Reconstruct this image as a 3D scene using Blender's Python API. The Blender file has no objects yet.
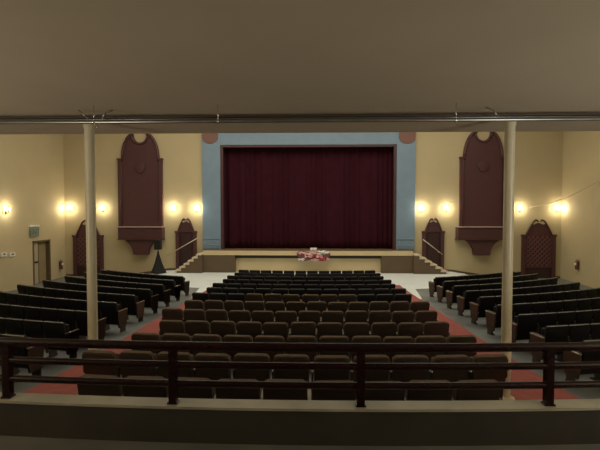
import bpy, bmesh, math, random
from mathutils import Vector, Matrix, Euler
random.seed(7)
PI = math.pi
S = bpy.context.scene
C = S.collection

# ---------------------------------------------------------------- camera, world, light, exposure
EYE = Vector((0.2, 0.0, 3.7))
FPX = 416.0
PITCH, YAW = math.radians(2.0), math.radians(1.65)
cd = bpy.data.cameras.new('camera')
cam = bpy.data.objects.new('camera', cd); C.objects.link(cam)
cam.location = EYE
cam.rotation_euler = (PI/2 - PITCH, 0, YAW)
cd.sensor_width = 36; cd.lens = FPX*36/600; cd.clip_start = 0.05; cd.clip_end = 200
S.camera = cam
S.view_settings.view_transform = 'Standard'; S.view_settings.look = 'None'
S.view_settings.gamma = 1; S.view_settings.use_curve_mapping = False
S.view_settings.exposure = 0.0
w = bpy.data.worlds.new('world'); S.world = w; w.use_nodes = True
w.node_tree.nodes['Background'].inputs[0].default_value = (0.01, 0.01, 0.012, 1)

def area(name, loc, rot, sx, sy, power, col):
    l = bpy.data.lights.new(name, 'AREA'); l.shape = 'RECTANGLE'; l.size = sx; l.size_y = sy
    l.energy = power; l.color = col
    o = bpy.data.objects.new(name, l); o.location = loc; o.rotation_euler = rot; C.objects.link(o)
    return o
area('house_light', (0, 18.5, 10.9), (0, 0, 0), 22, 8, 1450, (1.0, 0.92, 0.74))
area('balcony_fill_light', (-7.5, 0.3, 3.2), (math.radians(158), 0, math.radians(-10)), 2, 1.2, 300, (1.0, 0.92, 0.76))  # both uplights are unseen fills added to brighten the balcony's underside
area('balcony_fill_light', (7.5, 0.3, 3.2), (math.radians(158), 0, math.radians(10)), 2, 1.2, 380, (0.97, 0.95, 0.86))
SCONCE_W = 29.0

def ray(px, py):
    v = Vector(((px-300)/FPX, (225-py)/FPX, -1))
    return (cam.rotation_euler.to_matrix() @ v)
def at(px, py, Y):
    r = ray(px, py); t = Y/r.y
    return EYE + r*t
def atX(px, py, X):
    r = ray(px, py); t = (X-EYE.x)/r.x
    return EYE + r*t

# ---------------------------------------------------------------- helpers
def mat(name, col, rough=0.6, metal=0.0, noise=0.0, nscale=8.0, col2=None, bump=0.0, spec=0.5, sheen=0.0, coat=0.0, emit=None, es=0.0):
    m = bpy.data.materials.new(name); m.use_nodes = True
    n = m.node_tree.nodes; L = m.node_tree.links; b = n['Principled BSDF']
    b.inputs['Base Color'].default_value = (*col, 1); b.inputs['Roughness'].default_value = rough
    b.inputs['Metallic'].default_value = metal; b.inputs['Specular IOR Level'].default_value = spec
    b.inputs['Sheen Weight'].default_value = sheen; b.inputs['Coat Weight'].default_value = coat
    if emit:
        b.inputs['Emission Color'].default_value = (*emit, 1); b.inputs['Emission Strength'].default_value = es
    if noise or bump:
        tc = n.new('ShaderNodeTexCoord'); nz = n.new('ShaderNodeTexNoise')
        nz.inputs['Scale'].default_value = nscale; nz.inputs['Detail'].default_value = 5
        L.new(tc.outputs['Object'], nz.inputs['Vector'])
        if noise:
            c2 = col2 or tuple(c*(1-noise) for c in col)
            r = n.new('ShaderNodeValToRGB'); r.color_ramp.elements[0].position = 0.35; r.color_ramp.elements[1].position = 0.65
            r.color_ramp.elements[0].color = (*c2, 1); r.color_ramp.elements[1].color = (*col, 1)
            L.new(nz.outputs['Fac'], r.inputs['Fac']); L.new(r.outputs['Color'], b.inputs['Base Color'])
        if bump:
            bp = n.new('ShaderNodeBump'); bp.inputs['Strength'].default_value = bump
            L.new(nz.outputs['Fac'], bp.inputs['Height']); L.new(bp.outputs['Normal'], b.inputs['Normal'])
    return m

def link(name, bm, m, parent=None, smooth=False, loc=None, auto=False):
    me = bpy.data.meshes.new(name)
    bmesh.ops.recalc_face_normals(bm, faces=bm.faces)
    bm.to_mesh(me); bm.free()
    if smooth:
        for p in me.polygons: p.use_smooth = True
    if auto:
        for p in me.polygons: p.use_smooth = True
        me.set_sharp_from_angle(angle=math.radians(35))
    me.materials.append(m)
    o = bpy.data.objects.new(name, me); C.objects.link(o)
    if parent: o.parent = parent
    if loc is not None: o.location = loc
    return o

def box(bm, x0, x1, y0, y1, z0, z1, bevel=0.0, M=None):
    r = bmesh.ops.create_cube(bm, size=1)
    vs = r['verts']
    bmesh.ops.scale(bm, vec=(x1-x0, y1-y0, z1-z0), verts=vs)
    bmesh.ops.translate(bm, vec=((x0+x1)/2, (y0+y1)/2, (z0+z1)/2), verts=vs)
    if bevel:
        es = list({e for v in vs for e in v.link_edges})
        rr = bmesh.ops.bevel(bm, geom=es, offset=bevel, segments=2, affect='EDGES', profile=0.6)
        vs = list({v for f in rr['faces'] for v in f.verts} | {v for v in vs if v.is_valid})
    if M is not None: bmesh.ops.transform(bm, matrix=M, verts=[v for v in vs if v.is_valid])
    return vs

def bx(x0, x1, y0, y1, z0, z1, bevel=0.0):
    bm = bmesh.new(); box(bm, x0, x1, y0, y1, z0, z1, bevel); return bm

def prism(bm, pts, a0, a1, axis='Y', bevel=0.0):
    """pts: 2D outline. axis Y -> pts are (x,z); axis X -> pts are (y,z); axis Z -> (x,y)"""
    def mk(p, a):
        return {'Y': (p[0], a, p[1]), 'X': (a, p[0], p[1]), 'Z': (p[0], p[1], a)}[axis]
    v0 = [bm.verts.new(mk(p, a0)) for p in pts]; v1 = [bm.verts.new(mk(p, a1)) for p in pts]
    n = len(pts); fs = [bm.faces.new(v0), bm.faces.new(v1[::-1])]
    for i in range(n): fs.append(bm.faces.new((v0[i], v0[(i+1) % n], v1[(i+1) % n], v1[i])))
    if bevel:
        es = list({e for f in fs[:2] for e in f.edges})
        bmesh.ops.bevel(bm, geom=es, offset=bevel, segments=2, affect='EDGES', profile=0.6)

def tube(bm, pts, r, seg=10, closed_caps=True):
    pts = [Vector(p) for p in pts]; rings = []
    for i, p in enumerate(pts):
        d = (pts[min(i+1, len(pts)-1)] - pts[max(i-1, 0)]).normalized()
        up = Vector((0, 0, 1)) if abs(d.z) < 0.9 else Vector((1, 0, 0))
        a = d.cross(up).normalized(); b = d.cross(a).normalized()
        rr = r[i] if isinstance(r, (list, tuple)) else r
        rings.append([bm.verts.new(p + (a*math.cos(2*PI*k/seg) + b*math.sin(2*PI*k/seg))*rr) for k in range(seg)])
    for i in range(len(rings)-1):
        for k in range(seg):
            bm.faces.new((rings[i][k], rings[i][(k+1) % seg], rings[i+1][(k+1) % seg], rings[i+1][k]))
    if closed_caps:
        bm.faces.new(rings[0]); bm.faces.new(rings[-1][::-1])

def lathe(bm, prof, seg=20, c=(0, 0, 0)):
    """prof: (radius, z) from bottom to top"""
    rings = []
    for r, z in prof:
        rings.append([bm.verts.new((c[0]+max(r, 1e-4)*math.cos(2*PI*k/seg), c[1]+max(r, 1e-4)*math.sin(2*PI*k/seg), c[2]+z)) for k in range(seg)])
    for i in range(len(rings)-1):
        for k in range(seg):
            bm.faces.new((rings[i][k], rings[i][(k+1) % seg], rings[i+1][(k+1) % seg], rings[i+1][k]))
    bm.faces.new(rings[0]); bm.faces.new(rings[-1][::-1])

def tag(o, label, cat, group=None, kind=None):
    o['label'] = label; o['category'] = cat
    if group: o['group'] = group
    if kind: o['kind'] = kind
    return o
def struct(name, bm, m, parent=None, **k):
    o = link(name, bm, m, parent, **k)
    if not parent: o['kind'] = 'structure'
    return o
def empty(name, loc, rz=0):
    o = bpy.data.objects.new(name, None); C.objects.link(o); o.location = loc; o.rotation_euler = (0, 0, rz); return o
def copy_tree(o, parent=None):
    c = o.copy(); C.objects.link(c)
    if parent: c.parent = parent
    for ch in list(o.children): copy_tree(ch, c)
    return c

# ---------------------------------------------------------------- materials
WALL = mat('tan_plaster', (0.53, 0.435, 0.255), 0.75, noise=0.06, nscale=0.6, bump=0.02)
CEIL = mat('taupe_plaster', (0.66, 0.56, 0.40), 0.8, noise=0.08, nscale=0.5, bump=0.02)
HCEIL = mat('hall_ceiling', (0.5, 0.42, 0.3), 0.8)
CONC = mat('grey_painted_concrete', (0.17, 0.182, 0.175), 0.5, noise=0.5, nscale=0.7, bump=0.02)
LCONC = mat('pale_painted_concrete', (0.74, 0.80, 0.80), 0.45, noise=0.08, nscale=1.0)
RED = mat('red_carpet', (0.34, 0.085, 0.068), 0.95, noise=0.18, nscale=5, bump=0.15)
MAROON = mat('maroon_paint', (0.085, 0.030, 0.031), 0.5, noise=0.12, nscale=3)
LATT = mat('lattice_maroon_paint', (0.14, 0.055, 0.055), 0.5)
MAROOND = mat('dark_maroon_paint', (0.04, 0.014, 0.014), 0.5, noise=0.12, nscale=3)
CURT = mat('burgundy_velvet', (0.042, 0.006, 0.012), 0.9, noise=0.2, nscale=2, spec=0.15)
BLUE = mat('blue_grey_paint', (0.20, 0.29, 0.38), 0.5, noise=0.08, nscale=2)
SALMON = mat('salmon_paint', (0.19, 0.09, 0.07), 0.6)
BROWNW = mat('brown_stage_paint', (0.12, 0.080, 0.042), 0.6, noise=0.1, nscale=2)
TANP = mat('tan_stage_paint', (0.66, 0.53, 0.31), 0.6, noise=0.06, nscale=2)
DARKL = mat('painted_shadow_line', (0.04, 0.03, 0.02), 0.7)
STAGE = mat('stage_boards', (0.22, 0.14, 0.08), 0.4, noise=0.2, nscale=4)
TREAD = mat('pale_tread', (0.62, 0.52, 0.38), 0.5)
RAILM = mat('oxblood_gloss_paint', (0.021, 0.005, 0.005), 0.25, noise=0.25, nscale=12, spec=0.3)
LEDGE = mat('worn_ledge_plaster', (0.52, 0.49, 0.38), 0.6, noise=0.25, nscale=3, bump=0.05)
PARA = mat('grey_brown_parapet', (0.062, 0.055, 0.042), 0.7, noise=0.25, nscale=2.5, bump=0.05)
POLE = mat('cream_gloss_paint', (0.70, 0.62, 0.42), 0.35, noise=0.08, nscale=4)
PIPE = mat('galvanised_pipe', (0.35, 0.34, 0.31), 0.3, metal=0.8, noise=0.2, nscale=3)
DUCT = mat('dark_conduit', (0.09, 0.085, 0.075), 0.45, metal=0.3)
CHROME = mat('bright_steel', (0.75, 0.74, 0.7), 0.2, metal=1.0)
BROWNF = mat('brown_seat_plush', (0.105, 0.062, 0.026), 0.85, noise=0.25, nscale=9, sheen=0.12, spec=0.3)
SHELLB = mat('dark_brown_seat_shell', (0.04, 0.024, 0.014), 0.5, noise=0.2, nscale=6)
BLACKF = mat('black_seat_vinyl', (0.007, 0.006, 0.0055), 0.6, spec=0.3, noise=0.3, nscale=9)
IRON = mat('dark_iron', (0.03, 0.028, 0.026), 0.45, metal=0.4)
WOOD = mat('worn_brown_wood', (0.068, 0.048, 0.032), 0.45, noise=0.35, nscale=6)
ARMW = mat('varnished_armrest', (0.26, 0.20, 0.14), 0.2, coat=0.6)
BLK = mat('speaker_black', (0.012, 0.012, 0.012), 0.6)
GRILLE = mat('speaker_grille', (0.02, 0.02, 0.02), 0.45, metal=0.4, bump=0.3, nscale=120)
CLOTHK = mat('black_stretch_cloth', (0.008, 0.009, 0.008), 0.9, noise=0.2, nscale=6)
BRASS = mat('aged_brass', (0.45, 0.30, 0.12), 0.35, metal=0.9)
BULB = mat('lit_bulb', (1, 0.9, 0.7), 0.5, emit=(1.0, 0.80, 0.48), es=30.0)
WHITE = mat('white_plastic', (0.75, 0.73, 0.68), 0.4)
GREENG = mat('grey_green_sign', (0.22, 0.25, 0.21), 0.4)
DOORM = mat('olive_tan_door', (0.30, 0.23, 0.12), 0.5, noise=0.1, nscale=2)
DOORL = mat('grey_tan_door', (0.42, 0.36, 0.24), 0.5)
FIRE = mat('fire_red', (0.13, 0.04, 0.025), 0.3)
CRED = mat('christmas_red_cloth', (0.45, 0.05, 0.07), 0.8)
CPINK = mat('pale_pink_cloth', (0.70, 0.42, 0.40), 0.8)
CWHITE = mat('white_paper', (0.85, 0.85, 0.80), 0.7)
CGREEN = mat('muted_green', (0.20, 0.32, 0.22), 0.7)

# ---------------------------------------------------------------- floor shape
YC = 38.0
FY = [2.0, 4.68, 5.91, 7.15, 8.38, 9.62, 10.85, 12.1, 13.3, 14.6, 15.8, 17.0, 18.3, 19.5, 21.0, 60]
FH = [2.55, 2.76, 2.90, 3.01, 3.105, 3.175, 3.23, 3.285, 3.355, 3.435, 3.495, 3.55, 3.62, 3.68, 3.7, 3.7]
def fz(x, y):
    ye = 0.5*(YC - math.hypot(x, YC-y)) + 0.5*y
    dip = 0.14*max(0, min(1, (abs(x)-3.2)/1.6))*max(0.0, min(1, (25-y)/14))
    for i in range(len(FY)-1):
        if ye <= FY[i+1] or i == len(FY)-2:
            t = max(0.0, min(1.0, (ye-FY[i])/(FY[i+1]-FY[i])))
            h = FH[i]*(1-t)+FH[i+1]*t
            side = max(0.0, min(1, (abs(x)-10.5)/1.0))*max(0.0, min(1, (24.5-y)/2))
            h = h*(1-side)+max(h, 4.0)*side
            if y > 19.5:
                k = max(0.0, min(1, (abs(x)-8.6)/2.6))*min(1, (y-19.5)/2)
                h = max(h, h*(1-k)+4.1*k)
            return 3.7 - h - dip
WX0 = atX(65, 225, -15.0).x
YW = 25.5
XL = at(65, 225, YW).x
XR = at(561, 225, YW).x
AX = -0.05                                   # hall axis used by the seating

def radial(R, th, z=0, yc=YC):               # point on the seating arcs
    return Vector((AX + R*math.sin(th), yc - R*math.cos(th), z))
YS = 33.0

def arc_strip(bm, Y0, Y1, x0, x1, n=40, m=26, dz=0.0, thick=0.0):
    rows = []
    for j in range(m+1):
        yc = Y0 + (Y1-Y0)*j/m; row = []
        for i in range(n+1):
            x = x0 + (x1-x0)*i/n
            row.append(bm.verts.new((x, yc, fz(x-AX, yc)+dz)))
        rows.append(row)
    for j in range(m):
        for i in range(n):
            bm.faces.new((rows[j][i], rows[j][i+1], rows[j+1][i+1], rows[j+1][i]))
    if thick:
        r = bmesh.ops.extrude_face_region(bm, geom=bm.faces[:])
        bmesh.ops.translate(bm, vec=(0, 0, -thick), verts=[g for g in r['geom'] if isinstance(g, bmesh.types.BMVert)])

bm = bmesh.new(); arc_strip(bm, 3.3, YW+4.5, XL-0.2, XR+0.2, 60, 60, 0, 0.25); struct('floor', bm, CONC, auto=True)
# pale painted floor between seats and stage
bm = bmesh.new()
n = 48; a = []
pa = [[None]*(n+1) for _ in range(13)]
for j in range(13):
    for i in range(n+1):
        x = -9.5 + 19*i/n
        y0 = YC - math.sqrt((YC-16.6)**2 - min(x*x, 16.0))
        if abs(x) > 4.98: y0 = YC - math.sqrt((YC-18.9)**2 - x*x) + 0.1
        y = y0 + (25.4-y0)*j/12
        pa[j][i] = bm.verts.new((x+AX, y, fz(x, y)+0.006))
for j in range(12):
    for i in range(n): bm.faces.new((pa[j][i], pa[j][i+1], pa[j+1][i+1], pa[j+1][i]))
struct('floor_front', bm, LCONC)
for s, nm in ((-1, 'exit door side'), (1, 'side away from the exit door')):
    bm = bmesh.new()
    for ya, yb, xi in ((3.7, 9.05, 3.0), (9.05, 20.7, 3.29)):
        xs = sorted((AX+s*xi, AX+s*4.62))
        arc_strip(bm, ya, yb, xs[0], xs[1], 4, 24, 0.02, 0.0)
    ex = bmesh.ops.extrude_face_region(bm, geom=bm.faces[:])
    bmesh.ops.translate(bm, vec=(0, 0, -.012), verts=[g for g in ex['geom'] if isinstance(g, bmesh.types.BMVert)])
    tag(link('aisle_carpet', bm, RED), 'red carpet runner down the aisle on the ' + nm, 'carpet', 'red aisle carpets')

# ---------------------------------------------------------------- cross aisle, parapet, balcony
FLZ = 3.7-1.79
def arc_pts(Y, xlim=7.5, n=40):
    R = YC-Y; return [(AX + x, YC - math.sqrt(R*R-x*x)) for x in [(-xlim+2*xlim*i/n) for i in range(n+1)]]
bm = bmesh.new(); box(bm, XL, XR, -5, 3.4, FLZ-0.2, FLZ); struct('floor_cross_aisle', bm, mat('grey_aisle_floor', (.2, .2, .19), .6, noise=.2, nscale=3))
inn = arc_pts(3.095, 9); out = arc_pts(3.24, 9)
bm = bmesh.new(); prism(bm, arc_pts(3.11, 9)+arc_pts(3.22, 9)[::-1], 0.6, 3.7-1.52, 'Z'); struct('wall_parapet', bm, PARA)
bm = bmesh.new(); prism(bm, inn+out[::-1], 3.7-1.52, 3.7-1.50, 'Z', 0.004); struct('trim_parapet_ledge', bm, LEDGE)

CZ = 3.7+1.42
bm = bmesh.new(); box(bm, XL, XR, -5, 7.66, CZ, CZ+1.1); struct('ceiling', bm, CEIL)
bm = bmesh.new(); box(bm, XL-.3, XR+.3, 7.0, YW+5, 11.0, 11.2); struct('ceiling_hall', bm, HCEIL)

# ---------------------------------------------------------------- railing
rl = empty('railing', (AX, 3.16, 3.7-1.50))
tag(rl, 'glossy dark red three-bar metal railing standing on the parapet ledge', 'railing')
def rel(p, o): return Vector(p) - o.location
for h, r in ((1.05, 0.034), (1.197, 0.027), (1.347, 0.027)):
    bm = bmesh.new(); tube(bm, [rel((x, y, 3.7-h), rl) for x, y in arc_pts(3.16, 6.0, 40)], r, 12)
    link('rail', bm, RAILM, rl, smooth=True)
for px in (3, 173.5, 360.5, 552):
    p = at(px, 370, 3.18); x = p.x; R = YC-3.16; y = YC-math.sqrt(R*R-(x-AX)**2)
    bm = bmesh.new(); c = rel((x, y, 3.7-1.50), rl)
    box(bm, c.x-.031, c.x+.031, c.y-.028, c.y+.028, 0, .455, .006)
    pst = link('post', bm, RAILM, rl)
    bm = bmesh.new(); box(bm, c.x-.04, c.x+.04, c.y-.035, c.y+.035, 0, .014, .003)
    link('foot_plate', bm, RAILM, pst)

# ---------------------------------------------------------------- walls
bm = bmesh.new()
dA, dB = atX(33, 242, XL), atX(49.4, 241, XL)     # door opening in the wall_left
dt = dA.z
box(bm, XL-.3, XL, -5, dA.y, -.8, 11); box(bm, XL-.3, XL, dB.y, YW+.3, -.8, 11); box(bm, XL-.3, XL, dA.y, dB.y, dt, 11)
struct('wall_left', bm, WALL)
bm = bmesh.new(); box(bm, XR, XR+.3, -5, YW+.3, -.8, 11); struct('wall_right', bm, WALL)
bm = bmesh.new(); box(bm, XL, XR, -5.3, -5, 0, 6.3); struct('wall_rear', bm, WALL)
bm = bmesh.new(); box(bm, XL, XR, 6.9, 7.1, CZ+1.1, 11); struct('wall_balcony', bm, WALL)
pL, pR = at(203, 200, YW).x, at(414.5, 200, YW).x
oL, oR = at(221, 200, YW).x, at(396, 200, YW).x
oT = at(300, 145, YW).z
SZ = 1.31
bm = bmesh.new()
box(bm, XL, oL, YW, YW+.4, -.8, 11); box(bm, oR, XR, YW, YW+.4, -.8, 11); box(bm, oL, oR, YW, YW+.4, oT, 11)
struct('wall_back', bm, WALL)
for xa, xb in ((XL, at(176, 225, YW).x), (at(445.5, 225, YW).x, XR)):
    xs = [xa+(xb-xa)*k/16 for k in range(17)]
    bm = bmesh.new(); prism(bm, [(x, fz(x-AX, YW-.02)-.02) for x in xs]+[(x, fz(x-AX, YW-.02)+.12) for x in xs[::-1]], YW-.03, YW, 'Y')
    struct('baseboard_back', bm, BROWNW)
# proscenium
pT = oT + 0.95
bm = bmesh.new()
box(bm, pL, oL, YW-.16, YW-.002, SZ, pT, .02); struct('trim_proscenium_pier', bm, BLUE)
bm = bmesh.new(); box(bm, oR, pR, YW-.16, YW-.002, SZ, pT, .02); struct('trim_proscenium_pier', bm, BLUE)
bm = bmesh.new(); box(bm, oL, oR, YW-.14, YW-.002, oT, pT); struct('trim_proscenium_header', bm, BLUE)
for x0, x1 in ((pL+.1, oL-.08), (oR+.08, pR-.1)):
    bm = bmesh.new()
    box(bm, x0-.06, x1+.04, YW-.2, YW-.15, SZ+.62, SZ+.70, .01)
    box(bm, x0, x1, YW-.18, YW-.15, SZ+.05, SZ+.55, .01); struct('trim_pier_panel', bm, BLUE)
lw = .16
bm = bmesh.new()
box(bm, oL-.02, oL+lw, YW-.1, YW+.25, SZ, oT); box(bm, oR-lw, oR+.02, YW-.1, YW+.25, SZ, oT); box(bm, oL+lw, oR-lw, YW-.1, YW+.25, oT-.13, oT+.02)
struct('trim_proscenium_liner', bm, MAROON)
for px in (210, 407.5):
    p = at(px, 136, YW-.17); bm = bmesh.new()
    pts = [(p.x-.5, p.z+.25), (p.x-.5, p.z-.12)] + [(p.x+.48*math.cos(t), p.z-.12+.33*math.sin(t)*-1) for t in [PI - PI*k/12 for k in range(13)]] + [(p.x+.5, p.z+.25)]
    prism(bm, pts, YW-.2, YW-.155, 'Y'); struct('trim_corner_block', bm, SALMON)

# ---------------------------------------------------------------- stage
AY = 24.55
sL, sR = at(203, 252, AY).x, at(413, 252, AY).x
cL, cR = at(235, 262, AY).x, at(381.5, 262, AY).x
bm = bmesh.new(); box(bm, sL, sR, AY+.02, YW+5, SZ-.05, SZ)
box(bm, XL, sL, YW+.4, YW+5, SZ-.05, SZ); box(bm, sR, XR, YW+.4, YW+5, SZ-.05, SZ); struct('floor_stage', bm, STAGE)
bm = bmesh.new(); box(bm, sL, sR, AY-.03, AY+.06, SZ-.27, SZ-.005, .012); struct('trim_stage_fascia', bm, TANP)
bm = bmesh.new(); box(bm, cL, cR, AY+.30, AY+.42, 0, SZ-.06); struct('wall_stage_front', bm, TANP)
bm = bmesh.new(); box(bm, cL, cR, AY+.24, AY+.30, SZ-.47, SZ-.05); struct('trim_painted_shadow', bm, DARKL)  # dark strip painting in the shadow line below the stage lip
stx = {}
for s, x0, x1 in ((-1, sL, cL), (1, cR, sR)):
    bm = bmesh.new(); box(bm, x0, x1, AY-.005, AY+.32, 0, SZ-.275); box(bm, x0, x1, AY+.32, YW-.01, 0, SZ-.06)
    struct('wall_stage_side', bm, BROWNW)
for s, pxs, nm in ((-1, (178, 183, 188, 193, 198, 203), 'near the speaker stand'), (1, (445, 440, 434, 427, 420, 413), 'away from the speaker stand')):
    xs = [at(p, 262, AY).x for p in (pxs[0], pxs[-1])]
    n = 6; x0 = min(xs) if s < 0 else max(xs)
    run = abs(xs[1]-xs[0])/n
    st = empty('stage_steps', (0, 0, 0)); tag(st, 'brown steps with pale treads climbing to the stage ' + nm, 'steps', 'stage steps')
    st.location = ((xs[0]+xs[1])/2, (AY+YW)/2, 0)
    bmb = bmesh.new()
    for k in range(n):
        h = SZ/(n+1)*(k+1); a = x0 - s*run*k; b = x0 - s*run*(k+1); a, b = min(a, b), max(a, b)
        box(bmb, a-st.location.x, b-st.location.x, AY-.22-st.location.y, YW-.22-st.location.y, 0, h-.03)
        bm = bmesh.new(); e = .10
        a2, b2 = (a-e, b) if s < 0 else (a, b+e)
        box(bm, a2-st.location.x, b2-st.location.x, AY-.26-st.location.y, YW-.22-st.location.y, h-.075, h, .01)
        link('tread', bm, TREAD, st)
    link('riser_block', bmb, BROWNW, st)
    # handrail
    if s < 0: A, B = at(167, 255.5, YW-.5), at(198, 237.8, YW-.5)
    else: A, B = at(442.5, 254.5, YW-.5), at(423, 239.4, YW-.5)
    hr = empty('stair_handrail', (A.x, A.y, 0)); tag(hr, 'pale sloping handrail over the stage steps ' + nm, 'handrail', 'stage handrails')
    hr.location = A
    bm = bmesh.new(); tube(bm, [(0, 0, 0), B-A], .024, 10); link('rail', bm, TREAD, hr, smooth=True)
    for t in (.12, .9):
        q = (B-A)*t; bm = bmesh.new(); tube(bm, [q, q+Vector((0, .49 if t < .5 else .29, -.02))], .018, 8); link('bracket', bm, TREAD, hr, smooth=True)
# steel guard rails on the stage in front of the piers
for px0, px1, nm in ((203.5, 219, 'beside the exit-door-side steps'), (398, 414, 'beside the steps away from the exit door')):
    A = at(px0, 240, YW-.5); B = at(px1, 240, YW-.5)
    g = empty('guard_rail', ((A.x+B.x)/2, YW-.5, SZ)); tag(g, 'small steel guard rail on the stage ' + nm, 'guard rail', 'stage guard rails')
    W2 = (B.x-A.x)/2
    for z in (.55, .3):
        bm = bmesh.new(); tube(bm, [(-W2, 0, z), (W2, 0, z)], .02, 8); link('rail', bm, BLUE, g, smooth=True)
    for x in (-W2+.08, W2-.08):
        bm = bmesh.new(); tube(bm, [(x, 0, 0), (x, 0, .55)], .02, 8); link('post', bm, BLUE, g, smooth=True)

# curtain
bm = bmesh.new(); N = 420; rows = []
cw0, cw1 = oL-.1, oR+.1
zs = [SZ+.04, SZ+.5, SZ+2, SZ+4, oT-.3, oT+.2]
ph = [random.uniform(-.5, .5) for _ in range(80)]
for zi, z in enumerate(zs):
    row = []
    for i in range(N+1):
        u = i/N; x = cw0+(cw1-cw0)*u
        f = 26
        d = .06*math.sin(2*PI*f*u + 2.6*math.sin(2*PI*5.3*u+.4) + .1*zi) + .03*math.sin(2*PI*11*u+1)
        d *= (0.6 + .4*(1-zi/5))
        row.append(bm.verts.new((x, YW+.55+d, z)))
    rows.append(row)
for j in range(len(zs)-1):
    for i in range(N): bm.faces.new((rows[j][i], rows[j][i+1], rows[j+1][i+1], rows[j+1][i]))
r = bmesh.ops.extrude_face_region(bm, geom=bm.faces[:])
bmesh.ops.translate(bm, vec=(0, .02, 0), verts=[g for g in r['geom'] if isinstance(g, bmesh.types.BMVert)])
tag(link('stage_curtain', bm, CURT, smooth=True), 'burgundy velvet stage curtain closed across the whole proscenium', 'curtain')
bm = bmesh.new(); box(bm, XL, XR, YW+4.8, YW+5, 0, 11); struct('wall_stage_rear', bm, MAROOND)

# ---------------------------------------------------------------- organ grille niches
def niche(cpx, nm, bo, bw):
    # local units: metres; centre x at cpx, base at ledge top
    o = at(cpx, 226.6, YW); u = YW/FPX                     # metres per pixel at the wall
    t = empty('organ_niche', (o.x, YW, o.z))
    tag(t, 'tall maroon arched wall panel with balconette and corbel, ' + nm, 'wall panel', 'maroon wall panels')
    half = 20.8*u; sh = 67.5*u; top = 93.5*u
    arch = [(-half, 0), (-half, sh), (-half+.09, sh)]
    arcL = []
    for k in range(13):
        a = k/12
        arcL.append((-(half-.09)+(half-.09-6.8*u)*(1-math.cos(a*PI/2)), sh+(top-sh)*math.sin(a*PI/2)))
    cut = [(6.8*u*math.cos(PI-b*PI/14*1.0)*1.0, top-1.2*u-8.2*u*math.sin(b*PI/14)) for b in range(15)]
    right = [(-x, z) for x, z in arcL[::-1]] + [(half-.09, sh), (half, sh), (half, 0)]
    bm = bmesh.new(); prism(bm, arch[:2]+arcL+cut[1:-1]+right[:-3]+[(half, sh), (half, 0)], -.10, -.003, 'Y', .01)
    link('panel', bm, MAROON, t)
    # raised rim following the arch and the scooped top
    path = [(-half+.05, .02), (-half+.05, sh)] + [(x*.95, z-.04) for x, z in arcL]
    for sgn, pname in ((1, 'arch_rim'), (-1, 'arch_rim')):
        bm = bmesh.new(); tube(bm, [(sgn*x, -.12, z) for x, z in path], .085, 8); link(pname, bm, MAROON, t, smooth=True)
    bm = bmesh.new(); tube(bm, [(x*1.16, -.12, z-.06) for x, z in cut], .075, 8); link('scoop_rim', bm, MAROON, t, smooth=True)
    for sgn in (-1, 1):
        bm = bmesh.new(); box(bm, sgn*half-.1, sgn*half+.1, -.2, -.005, 0, sh-.04, .015); link('pilaster', bm, MAROON, t)
        bm = bmesh.new(); box(bm, sgn*half-.14, sgn*half+.14, -.24, -.005, sh-.05, sh+.06, .015); link('pilaster_cap', bm, MAROON, t)
    bm = bmesh.new(); zc = 59.5*u
    prism(bm, [(5.4*u*math.cos(a)*(.9 if math.sin(a) < 0 else 1), zc+5.2*u*math.sin(a)*(1.15 if math.sin(a) < 0 else .9)) for a in [2*PI*k/24 for k in range(24)]], -.17, -.09, 'Y', .03)
    link('medallion', bm, MAROON, t, auto=True)
    # balconette
    bm = bmesh.new(); box(bm, (bo-bw)*u, (bo+bw)*u, -.5, -.005, -12*u, -.04, .02); link('balconette', bm, MAROON, t)
    bm = bmesh.new(); box(bm, (bo-bw-.4)*u, (bo+bw+.4)*u, -.56, -.005, -.04, .015, .01); link('balconette_ledge', bm, mat('ledge_highlight_pink', (.42, .30, .27), .5), t)  # highlight on the ledge put into its lighter pink colour
    bm = bmesh.new(); box(bm, (bo-bw-.6)*u, (bo+bw+.6)*u, -.53, -.005, -12.9*u, -12*u, .01); link('balconette_moulding', bm, MAROON, t)
    pts = []
    for k in range(11):
        a = k/10; pts.append((7.4*u+(8.6*u)*(1-a)**2.2, -12.9*u-(14*u)*a))
    pts.append((7.2*u, -28*u))
    pr = [(x+bo*.6*u, z) for x, z in pts] + [(-x+bo*.6*u, z) for x, z in pts[::-1]]
    bm = bmesh.new(); prism(bm, pr, -.4, -.005, 'Y', .01); link('corbel', bm, MAROON, t)
    return t
niche(141.7, 'near the speaker stand', 1.5, 22.2); niche(481.5, 'away from the speaker stand', -2.0, 23.5)

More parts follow.
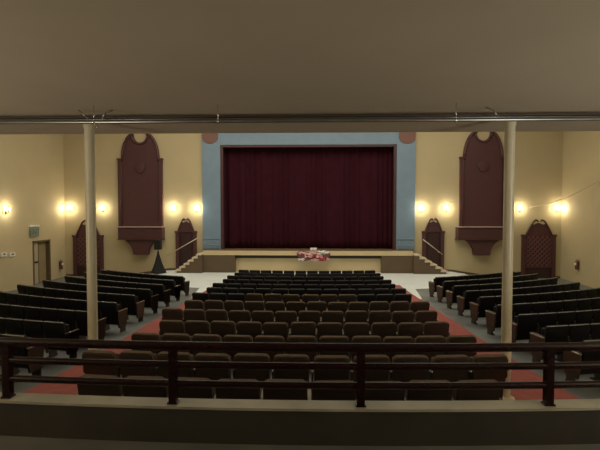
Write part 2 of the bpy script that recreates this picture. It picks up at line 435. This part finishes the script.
# ---------------------------------------------------------------- arched doors with lattice
def arched_door(pxl, pxr, py_sh, py_top, py_bot, label, lattice, zbot):
    u = YW/FPX; cx = at((pxl+pxr)/2, py_sh, YW).x; zsh = at((pxl+pxr)/2, py_sh, YW).z - zbot
    ztop = at((pxl+pxr)/2, py_top, YW).z - zbot
    hw = (pxr-pxl)/2*u
    t = empty('arched_doorway', (cx, YW, zbot)); tag(t, label, 'doorway', 'maroon arched doorways')
    ah = hw*.76
    bm = bmesh.new(); box(bm, -hw+.05, hw-.05, -.05, -.003, 0, zsh); link('door_panel', bm, MAROOND, t)
    for s in (-1, 1):
        bm = bmesh.new(); box(bm, s*(hw-.1)-.1, s*(hw-.1)+.1, -.16, -.003, 0, zsh-.03, .015); link('pilaster', bm, MAROON, t)
        bm = bmesh.new(); box(bm, s*(hw-.1)-.14, s*(hw-.1)+.14, -.2, -.003, zsh-.05, zsh+.07, .015); link('pilaster_cap', bm, MAROON, t)
    # tympanum: pointed panel between two scrolls
    H = ztop-zsh
    L = []
    for k in range(11):
        a = k/10; L.append((-ah*(1-.58*a**1.15), zsh+H*(.06+.86*a)))
    inner = [(-ah*.36, zsh+H*.66), (0, zsh+H*.80), (ah*.36, zsh+H*.66)]
    bm = bmesh.new(); prism(bm, [(-hw+.1, zsh)] + L[:9] + inner + [(-x, z) for x, z in L[:9][::-1]] + [(hw-.1, zsh)], -.08, -.003, 'Y', .01)
    link('tympanum', bm, MAROON, t)
    for s in (-1, 1):
        P = [(s*x, -.12, z) for x, z in L]
        P = P[:10] + [(s*-ah*.36, -.12, zsh+H*.93), (s*-ah*.24, -.12, zsh+H*.97), (s*-ah*.12, -.12, zsh+H*.93), (s*-ah*.10, -.12, zsh+H*.86)]
        bm = bmesh.new(); tube(bm, P, [.05]*9+[.055, .06, .065, .06, .05], 8); link('scroll', bm, MAROON, t, smooth=True)
    if lattice:
        bm = bmesh.new(); x0, x1, z0, z1 = -hw+.2, hw-.2, zsh*.27, zsh-.03
        st = .28; n = int((x1-x0+z1-z0)/st)+1
        for s in (-1, 1):
            for k in range(-1, n+1):
                # diagonal slat clipped to the rectangle
                if s > 0: c0 = x0-(z1-z0)+k*st; a = (c0, z0); b = (c0+(z1-z0), z1)
                else: c0 = x0+k*st; a = (c0, z0); b = (c0-(z1-z0), z1)
                A, B = Vector(a), Vector(b); d = B-A; lo, hi = 0, 1
                t0, t1 = (x0-A.x)/d.x, (x1-A.x)/d.x
                if t0 > t1: t0, t1 = t1, t0
                lo, hi = max(lo, t0), min(hi, t1)
                if hi-lo < .02: continue
                P, Q = A+d*lo, A+d*hi
                nrm = Vector((-d.y, d.x)).normalized()*.035
                prism(bm, [(P+nrm)[:], (Q+nrm)[:], (Q-nrm)[:], (P-nrm)[:]], -.085-(.012 if s > 0 else 0), -.05, 'Y')
        link('lattice', bm, LATT, t)
        bm = bmesh.new(); box(bm, x0, x1, -.1, -.04, zsh*.24, zsh*.28, .01); link('lock_rail', bm, MAROON, t)
    else:
        bm = bmesh.new(); box(bm, -hw+.3, hw-.3, -.08, -.045, .3, zsh-.15, .02); link('raised_panel', bm, MAROOND, t)
    return t
arched_door(176, 197, 232, 218.5, 270, 'narrow maroon arched doorway behind the stage steps near the speaker stand', False, .12)
arched_door(422.3, 443.5, 232, 218.5, 270, 'narrow maroon arched doorway behind the stage steps away from the speaker', False, .12)
arched_door(73.6, 104, 236, 220, 280, 'wide maroon arched doorway behind the cream column on the exit door side', True, -.38)
arched_door(521.8, 554.2, 235.5, 219.5, 280, 'wide maroon arched lattice doorway under two sconces near the sagging cable', True, -.38)

# ---------------------------------------------------------------- sconces
def sconce(p, rz, label, first=[None]):
    if first[0] is None:
        t = empty('wall_sconce', (0, 0, 0)); first[0] = t; use = t
        bm = bmesh.new(); prism(bm, [(.07*math.cos(a), .13*math.sin(a)-.08) for a in [2*PI*k/20 for k in range(20)]], -.03, -.001, 'Y', .008); link('backplate', bm, BRASS, t)
        for s in (-1, 1):
            bm = bmesh.new(); tube(bm, [(0, -.03, -.1), (s*.05, -.07, -.15), (s*.11, -.11, -.14), (s*.12, -.12, -.07)], .011, 8); link('arm', bm, BRASS, t, smooth=True)
            bm = bmesh.new(); lathe(bm, [(.03, 0), (.035, .012), (.016, .015), (.016, .07)], 14, (s*.12, -.12, -.075)); link('candle_cup', bm, WHITE, t, smooth=True)
            bm = bmesh.new(); lathe(bm, [(.014, 0), (.035, .03), (.042, .06), (.03, .10), (.004, .14)], 14, (s*.12, -.12, -.005)); b = link('bulb', bm, BULB, t, smooth=True)
            b['label'] = 'glowing candle bulb'
        l = bpy.data.lights.new('sconce_light', 'POINT'); l.energy = SCONCE_W; l.color = (1.0, .90, .66); l.shadow_soft_size = .06
        lo = bpy.data.objects.new('sconce_light', l); C.objects.link(lo); lo.parent = t; lo.location = (0, -.30, .02)
    else:
        use = copy_tree(first[0])
    use.location = p; use.rotation_euler = (0, 0, rz)
    tag(use, label, 'wall light', 'lit wall sconces')
zs_ = at(300, 211, YW).z
def on_wall(px): q = at(px, 209, YW); return (q.x, YW, q.z)
sconce(on_wall(70.5), 0, 'lit two-bulb sconce on the stage wall beside the exit-door-side corner')
sconce(on_wall(103), 0, 'lit two-bulb sconce between the cream column and tall panel, exit door side')
sconce(on_wall(173.3), 0, 'lit two-bulb sconce between tall panel and steps doorway, speaker stand side')
sconce(on_wall(197), 0, 'lit two-bulb sconce against the blue pier, speaker stand side')
sconce(on_wall(421), 0, 'lit two-bulb sconce close to the blue pier, side away from speaker stand')
sconce(on_wall(446), 0, 'lit two-bulb sconce between steps doorway and tall panel, side away from speaker')
sconce(on_wall(519.5), 0, 'lit two-bulb sconce next to the cream column where the cable ends')
sconce(on_wall(556.5), 0, 'lit two-bulb sconce on the stage wall beside the corner by the cable')
q = atX(5.5, 210, XL); sconce((XL, q.y, q.z), -PI/2+PI, 'lit two-bulb sconce on the side wall above the two white boxes')

# ---------------------------------------------------------------- columns
for px, nm in ((92.3, 'column on the exit door side of the hall'), (507, 'column on the side away from the exit door')):
    p = at(px, 300, 6.47); z0 = fz(p.x-AX, 6.47)+.021
    t = empty('support_column', (p.x, 6.47, z0)); tag(t, 'round cream painted steel ' + nm, 'column', 'cream support columns')
    r = .074; H = CZ-z0
    bm = bmesh.new(); lathe(bm, [(r, 0), (r, H)], 28); link('shaft', bm, POLE, t, auto=True)
    bm = bmesh.new(); lathe(bm, [(r+.05, H-.03), (r+.05, H-.001)], 28); lathe(bm, [(r+.012, H-.14), (r+.012, H-.05)], 28); link('cap_plate', bm, POLE, t, auto=True)
    bm = bmesh.new(); lathe(bm, [(r+.06, 0), (r+.06, .02), (r+.01, .05)], 28); link('base_flange', bm, POLE, t, auto=True)

# ---------------------------------------------------------------- pipes under the ceiling
t = empty('sprinkler_pipe', (0, 5.6, CZ-.22)); tag(t, 'galvanised sprinkler pipe running along the ceiling in front of both columns', 'pipe')
zp = at(300, 121, 5.6).z - (CZ-.22)
bm = bmesh.new(); tube(bm, [(XL+.05, 0, zp), (XR-.05, 0, zp)], .022, 12); link('pipe', bm, PIPE, t, smooth=True)
for px in (94, 218, 456):
    x = at(px, 120, 5.6).x
    bm = bmesh.new(); tube(bm, [(x, 0, zp), (x, 0, .219)], .006, 8); tube(bm, [(x-.012, 0, zp), (x+.012, 0, zp)], .032, 12); link('hanger', bm, CHROME, t, smooth=True)
for px in (97, 457.5):
    x = at(px, 120, 5.6).x
    bm = bmesh.new(); lathe(bm, [(.018, -.07), (.018, -.065), (.006, -.06), (.008, -.02), (.012, 0)], 12, (x, 0, zp)); link('sprinkler_head', bm, CHROME, t, smooth=True)
bm = bmesh.new()
zd = at(300, 116.5, 5.95).z
tube(bm, [(XL+.05, 5.95, zd), (XR-.05, 5.95, zd)], .028, 14)
tag(link('conduit', bm, DUCT, smooth=True), 'dark conduit hanging under the ceiling, highest of the three long pipes', 'pipe')
bm = bmesh.new(); zc2 = at(300, 118.5, 5.74).z
tube(bm, [(XL+.05, 5.74, zc2), (XR-.05, 5.74, zc2)], .012, 10)
tag(link('conduit', bm, PIPE, smooth=True), 'slim grey conduit between the sprinkler pipe and the dark conduit', 'pipe')
for px, dx, nm in ((92.3, -1, 'exit door side column'), (92.3, 1, 'exit door side column, stage-centre side'), (507, -1, 'column away from the exit door')):
    p = at(px, 122, 5.72)
    bm = bmesh.new(); x = p.x
    tube(bm, [(x+dx*.08, 5.79, zc2+.0), (x+dx*.17, 5.76, CZ-.06), (x+dx*.24, 5.82, CZ-.012)], .010, 8)
    tag(link('conduit_elbow', bm, PIPE, smooth=True), 'short slanted metal conduit at the top of the ' + nm, 'conduit', 'slanted conduits at the columns')

# ---------------------------------------------------------------- side door, sign, boxes, extinguishers
d = empty('door_1', (XL, (dA.y+dB.y)/2, 0)); d['kind'] = 'structure'
dw = (dB.y-dA.y)/2
zfl = fz(XL-AX, (dA.y+dB.y)/2)
for s in (-1, 1):
    bm = bmesh.new(); box(bm, -.2, .03, s*dw-.05, s*dw+.05, zfl, dt+.05, .01); link('jamb', bm, BROWNW, d)
bm = bmesh.new(); box(bm, -.2, .03, -dw-.05, dw+.05, dt-.05, dt+.05, .01); link('lintel', bm, BROWNW, d)
bm = bmesh.new(); box(bm, -.14, -.09, -dw+.05, -.18, zfl+.01, dt-.05, .006); lf = link('leaf', bm, DOORL, d)
bm = bmesh.new(); box(bm, -.09, -.03, -dw+.1, -.22, at(35, 264, 22).z-.04, at(35, 264, 22).z+.04, .01); link('push_bar', bm, IRON, lf)
bm = bmesh.new(); box(bm, -.26, -.20, -.16, dw-.05, zfl+.01, dt-.05, .006); link('leaf', bm, DOORM, d)
bm = bmesh.new(); box(bm, -.22, -.08, -.19, -.13, zfl+.01, dt-.05, .006); link('mullion', bm, BROWNW, d)
A, B = atX(29, 227, XL), atX(37.6, 236.3, XL)
t = empty('exit_sign', (XL, (A.y+B.y)/2, (A.z+B.z)/2)); tag(t, 'grey-green exit sign with white housing above the side door', 'sign')
hw, hh = abs(B.y-A.y)/2, abs(A.z-B.z)/2
bm = bmesh.new(); box(bm, .001, .09, -hw, hw, -hh, hh, .01); link('sign_face', bm, GREENG, t)
bm = bmesh.new(); box(bm, .001, .13, -hw-.02, hw+.02, hh, hh+.09, .01); link('housing', bm, WHITE, t)
tc = bpy.data.curves.new('lettering', 'FONT'); tc.body = 'EXIT'; tc.size = hh*1.5; tc.align_x = 'CENTER'; tc.align_y = 'CENTER'; tc.extrude = .004
to = bpy.data.objects.new('lettering', tc); C.objects.link(to); to.parent = t; to.location = (.096, 0, 0); to.rotation_euler = (PI/2, 0, PI/2)
me_ = bpy.data.meshes.new_from_object(to); bpy.data.objects.remove(to)
to = bpy.data.objects.new('lettering', me_); C.objects.link(to); to.parent = t; to.location = (.096, 0, 0); to.rotation_euler = (PI/2, 0, PI/2)
me_.materials.clear(); me_.materials.append(mat('dull_green_letters', (.10, .17, .12), .5))
for i, (px, nm) in enumerate(((3, 'one nearer the railing'), (11.5, 'one nearer the side door'))):
    p = atX(px, 254.6, XL)
    t = empty('wall_box', (XL, p.y, p.z)); tag(t, 'small white box with dark slot on the side wall, ' + nm, 'wall box', 'white wall boxes')
    bm = bmesh.new(); box(bm, .001, .07, -.2, .2, -.1, .09, .015); link('case', bm, WHITE, t)
    bm = bmesh.new(); box(bm, .07, .085, -.09, .07, .0, .06, .003); link('slot', bm, IRON, t)
for X, px, s, nm in ((XL, 59.3, 1, 'side wall between the side door and the corner'), (XR, 579, -1, 'side wall under the sagging cable')):
    p = atX(px, 265, X)
    t = empty('fire_extinguisher', (X, p.y, p.z)); tag(t, 'small red fire extinguisher hanging on the ' + nm, 'fire extinguisher', 'wall fire extinguishers')
    bm = bmesh.new(); lathe(bm, [(.05, -.26), (.085, -.24), (.09, -.22), (.09, .12), (.06, .18), (.03, .2), (.03, .24)], 18, (s*.12, 0, 0)); link('cylinder', bm, FIRE, t, auto=True)
    bm = bmesh.new(); box(bm, s*.12-.02, s*.12+.02, -.11, .04, .24, .27, .005); box(bm, s*.12-.02, s*.12+.02, -.13, .03, .29, .31, .005); link('handle', bm, IRON, t)
    bm = bmesh.new(); tube(bm, [(s*.12, .03, .24), (s*.13, .13, .2), (s*.13, .12, -.05), (s*.13, .1, -.2)], .014, 8); link('hose', bm, IRON, t, smooth=True)
    bm = bmesh.new(); prism(bm, [(-.075, -.0), (.075, 0), (.075, .13), (-.075, .13)], s*.207, s*.213, 'X'); link('label_plate', bm, CWHITE, t)
    bm = bmesh.new(); box(bm, min(0.001*s, s*.05), max(0.001*s, s*.05), -.03, .03, -.1, .2, .004); link('bracket', bm, IRON, t)
# sagging cable
A = at(529, 207.5, YW-.05); B = atX(602, 179, XR-.03)
bm = bmesh.new(); tube(bm, [A.lerp(B, k/12)+Vector((0, 0, -.25*math.sin(PI*k/12))) for k in range(13)], .016, 6)
tag(link('cable', bm, mat('pale_cable', (.6, .5, .35), .5), smooth=True), 'thin pale cable slanting across the wall corner past the sconce', 'cable')

# ---------------------------------------------------------------- speaker on skirted stand
p = at(158.2, 262, 24.3)
t = empty('speaker_stand', (p.x, 24.3, 0)); tag(t, 'tall tripod stand under a flared black cloth skirt beside the stage steps', 'stand')
zt = at(158, 249.5, 24.3).z
bm = bmesh.new(); tube(bm, [(0, 0, .2), (0, 0, zt)], .025, 10); link('pole', bm, IRON, t, smooth=True)
bm = bmesh.new(); rings = []
for z, r0 in ((.02, .44), (.3, .32), (.6, .21), (.9, .13), (zt-.28, .07), (zt-.08, .035)):
    rings.append([bm.verts.new((r0*(1+.10*math.cos(3*a)+.03*math.cos(11*a))*math.cos(a), r0*(1+.10*math.cos(3*a)+.03*math.cos(11*a))*math.sin(a), z)) for a in [2*PI*k/48 for k in range(48)]])
for i in range(5):
    for k in range(48): bm.faces.new((rings[i][k], rings[i][(k+1) % 48], rings[i+1][(k+1) % 48], rings[i+1][k]))
link('skirt', bm, CLOTHK, t, smooth=True)
for a in (0., 2*PI/3, 4*PI/3):
    bm = bmesh.new(); tube(bm, [(0, 0, .55), (.36*math.cos(a), .36*math.sin(a), .02)], .014, 8); link('leg', bm, IRON, t, smooth=True)
t = empty('loudspeaker', (p.x, 24.3, zt)); tag(t, 'small black loudspeaker on the skirted stand beside the stage steps', 'speaker')
bm = bmesh.new(); box(bm, -.18, .18, -.17, .17, 0.0, .58, .02); link('cabinet', bm, BLK, t)
bm = bmesh.new(); box(bm, -.165, .165, -.19, -.165, .04, .56, .01); link('grille', bm, GRILLE, t)

# ---------------------------------------------------------------- festive cloth display on the stage edge
base = at(313.5, 256, AY-.12)
t = empty('draped_banner', (base.x, AY-.10, base.z)); tag(t, 'crumpled red, pink and white banner draped over the middle of the stage edge', 'banner')
def rag(w_, h_, cx, cz, dy, m, nm, sd):
    rnd = random.Random(sd); bm = bmesh.new(); nx, nz = 14, 8; g = []
    a, b, c, e = [rnd.uniform(0, 6) for _ in range(4)]
    for j in range(nz+1):
        rw = []
        for i in range(nx+1):
            u, v = i/nx-.5, j/nz-.5
            x = cx+u*w_*(1+.12*math.sin(5*v+a)); z = cz+v*h_*(1+.22*math.sin(9*u+b))
            rw.append(bm.verts.new((x, dy-.035*math.sin(11*u+c)-.03*math.sin(9*v+e+4*u), z)))
        g.append(rw)
    for j in range(nz):
        for i in range(nx): bm.faces.new((g[j][i], g[j][i+1], g[j+1][i+1], g[j+1][i]))
    r = bmesh.ops.extrude_face_region(bm, geom=bm.faces[:])
    bmesh.ops.translate(bm, vec=(0, -.015, 0), verts=[q for q in r['geom'] if isinstance(q, bmesh.types.BMVert)])
    return link(nm, bm, m, t, smooth=True)
rag(1.78, .50, 0, .0, 0, mat('dark_rose_cloth', (.22, .07, .08), .8), 'backing_cloth', 1)
rag(.52, .28, -.28, .06, -.06, CPINK, 'patch', 2); rag(.42, .2, .1, .19, -.06, CPINK, 'patch', 3)
rag(.62, .20, .56, .22, -.07, CWHITE, 'patch', 4); rag(.42, .24, .35, .03, -.08, CPINK, 'patch', 5)
rag(.36, .22, .5, -.15, -.10, CRED, 'patch', 6); rag(.3, .16, -.72, .18, -.06, CPINK, 'patch', 7)
rag(.36, .12, -.7, -.20, -.06, CWHITE, 'patch', 8); rag(.5, .14, .1, -.22, -.07, CPINK, 'patch', 9)
rag(.24, .1, .52, .12, -.12, CGREEN, 'patch', 10); rag(.2, .14, .85, -.17, -.05, CPINK, 'patch', 11); rag(.22, .14, .05, .0, -.09, CRED, 'patch', 12)
p = at(313.5, 248.6, AY+.45); bm = bmesh.new(); box(bm, p.x-.2, p.x+.2, AY+.3, AY+.55, SZ+.001, SZ+.14, .02)
tag(link('paper_box', bm, CWHITE), 'small white box lying on the stage floor just behind the draped banner', 'box')

# ---------------------------------------------------------------- theatre seats
SP = 0.54
SEATHL = mat('painted_seat_highlight', (.34, .33, .30), 0.3)
def back_outline(w2, z0, z1, r, sag=0.0):
    pts = [(-w2, z0), (w2, z0)]
    for k in range(6): a = k/5*PI/2; pts.append((w2-r+r*math.cos(a), z1-r+r*math.sin(a)))
    for k in range(6): a = PI/2+k/5*PI/2; pts.append((-w2+r+r*math.cos(a), z1-r+r*math.sin(a)))
    return pts
def make_seat(style):
    t = empty('theatre_seat', (0, 0, 0))
    fab = BROWNF if style == 'brown' else BLACKF
    T = Matrix.Translation((0, -.16, .40)) @ Matrix.Rotation(math.radians(11), 4, 'X') @ Matrix.Translation((0, .16, -.40))
    w2 = .252 if style == 'brown' else (.248 if style == 'black' else .262)
    z1 = .86
    bm = bmesh.new(); prism(bm, back_outline(w2-.012, .36 if style != 'side' else .22, z1-.02, .05), -.205, -.185, 'Y', .006)
    bmesh.ops.transform(bm, matrix=T, verts=bm.verts)
    shell = link('back_shell', bm, SHELLB if style == 'brown' else BLACKF, t, auto=True)
    bm = bmesh.new(); prism(bm, back_outline(w2, .40, z1, .055 if style == 'brown' else .03), -.185, -.115, 'Y', .022)
    bmesh.ops.transform(bm, matrix=T, verts=bm.verts)
    link('backrest', bm, fab, t, auto=True)
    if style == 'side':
        bm = bmesh.new(); tube(bm, [(x, -.155-.02*(1-(x/.25)**2), z1+.004-.010*(x/.25)**4) for x in [-.25+.05*q for q in range(11)]], .011, 6)  # pale strip standing in for the highlight along the back's top edge
        bmesh.ops.transform(bm, matrix=T, verts=bm.verts); link('top_highlight', bm, SEATHL, t, smooth=True)
    bm = bmesh.new(); box(bm, -.235, .235, -.13, -.045, .38, .78, .03); link('seat', bm, fab, t, auto=True)
    bm = bmesh.new()
    prism(bm, [(-.17, 0), (.13, 0), (.13, .025), (.0, .06), (-.02, .40), (.10, .56), (.12, .60), (-.20, .60), (-.20, .52), (-.10, .40), (-.08, .06), (-.17, .025)], -SP/2-.012, -SP/2+.012, 'X', .004)
    link('standard', bm, IRON, t)
    bm = bmesh.new(); box(bm, -SP/2-.026, -SP/2+.026, -.21, .14, .60, .632, .01); link('armrest', bm, ARMW if style != 'side' else IRON, t)
    if style == 'brown':
        bm = bmesh.new(); lathe(bm, [(.013, 0), (.013, .008), (.005, .014)], 10)
        bmesh.ops.transform(bm, matrix=Matrix.Translation((-SP/2, -.215, .615)) @ Matrix.Rotation(PI/2, 4, 'X'), verts=bm.verts)
        b = link('bolt', bm, CHROME, t); b['label'] = 'shiny bolt head'
    return t
proto = {k: make_seat(k) for k in ('brown', 'black', 'side')}
used = {k: False for k in proto}
def end_mesh(kind):
    bm = bmesh.new()
    if kind == 'centre':
        prism(bm, [(-.17, 0), (.13, 0), (.13, .025), (.0, .06), (-.02, .40), (.10, .56), (.12, .60), (-.20, .60), (-.20, .52), (-.10, .40), (-.08, .06), (-.17, .025)], -.012, .012, 'X', .004)
    else:
        prism(bm, [(-.19, .14), (.09, .14), (.11, .34), (.14, .54), (.14, .60), (-.23, .60), (-.24, .52), (-.22, .3)], -.022, .022, 'X', .006)
        box(bm, -.02, .02, -.12, .06, 0, .17, .004)
    return bm
em = link('end_panel', end_mesh('centre'), IRON); em_c = em
es_ = link('end_panel', end_mesh('side'), WOOD)
bm = bmesh.new(); box(bm, -.028, .028, -.24, .15, .597, .622, .008); ea_s = link('end_armrest', bm, ARMW)
bm = bmesh.new(); box(bm, -.026, .026, -.21, .14, .60, .632, .01); ea_c = link('end_armrest', bm, ARMW)
ends_used = {}
def take(src, parent, x):
    if src.name not in ends_used: ends_used[src.name] = 1; o = src
    else: o = src.copy(); C.objects.link(o)
    o.parent = parent; o.location = (x, 0, 0)
ORD = ['zeroth', 'first', 'second', 'third', 'fourth', 'fifth', 'sixth', 'seventh', 'eighth', 'ninth', 'tenth', 'eleventh', 'twelfth', 'thirteenth']
def put_seat(kind, R, th, label, group, end=0, side=False):
    p = radial(R, th, 0, YS if side else YC); z = fz(p.x-AX, p.y)
    if not used[kind]: t = proto[kind]; used[kind] = True
    else: t = copy_tree(proto[kind])
    t.location = (p.x, p.y, z); t.rotation_euler = (random.uniform(-.02, .02) if kind == 'brown' else 0, 0, th + random.uniform(-.03, .03)*(kind == 'brown'))
    tag(t, label, 'theatre seat', group)
    if end:
        e, a = (es_, ea_s) if side else (em_c, ea_c)
        if side and end < 0:           # replaces the plain standard of this seat
            take(e, t, -SP/2-.04); take(a, t, -SP/2-.04)
        elif side: take(e, t, SP/2+.03); take(a, t, SP/2+.03)
        else: take(e, t, SP/2); take(a, t, SP/2)
    return t
# make the first copy of each end hold until all seats exist: meshes are shared
# centre block ------------------------------------------------------------
YK = [4.85 + 1.229*k for k in range(13)]
NS = [9, 11, 11, 11] + [12]*9
OFF = [-.05, -.04, .08, .07, -.08, .10, -.07, .05, -.05, .05, -.04, .04, 0]
pend = []
for k, Y in enumerate(YK):
    R = YC-Y; n = NS[k]
    for i in range(n):
        s = (i-(n-1)/2)*SP*(1.045 if k == 1 else 1.02 if k == 2 else 1) + OFF[k]
        th = s/R
        brown = k <= 5 or (k == 6 and 3 <= i <= 8)
        col = 'brown plush' if brown else 'black'
        rn = '%s row from railing' % ORD[k+1] if k <= 6 else '%s row from stage' % ORD[13-k]
        lab = 'folded %s seat, centre block, %s, %s from exit-door-side aisle' % (col, rn, ORD[i+1])
        pend.append(('brown' if brown else 'black', R, th, lab, '%s seats in the centre block' % ('brown plush' if brown else 'black'), 1 if i == n-1 else 0, False))
# side blocks -------------------------------------------------------------
def px_of(P):
    v = cam.rotation_euler.to_matrix().inverted() @ (P-EYE)
    return 300+FPX*v.x/-v.z
for side, nm in ((-1, 'exit-door-side'), (1, 'block away from exit door')):
    for k in range(1, 11):
        R = math.hypot(5.0, YS-YK[k]-.40)
        th0 = math.asin((5.0+(.012 if side < 0 else .035)*(k-1))/R)
        for i in range(10):
            th = side*(th0+(i+.5)*SP/R)
            P = radial(R, th, 0, YS)
            px = px_of(Vector((P.x, P.y, .8)))
            if px < -28 or px > 628: continue
            bn = 'exit-door-side block' if side < 0 else 'block away from exit door'
            lab = 'black seat, %s, %s row from stage, %s from aisle' % (bn, ORD[11-k], ORD[i+1])
            pend.append(('side', R, th, lab, 'black seats in the ' + bn, (-side if i == 0 else 0), True))
for a in pend: put_seat(*a)
print('SEATS', len(pend), sum(1 for a in pend if a[0] == 'brown'), sum(1 for a in pend if a[0] != 'brown'))
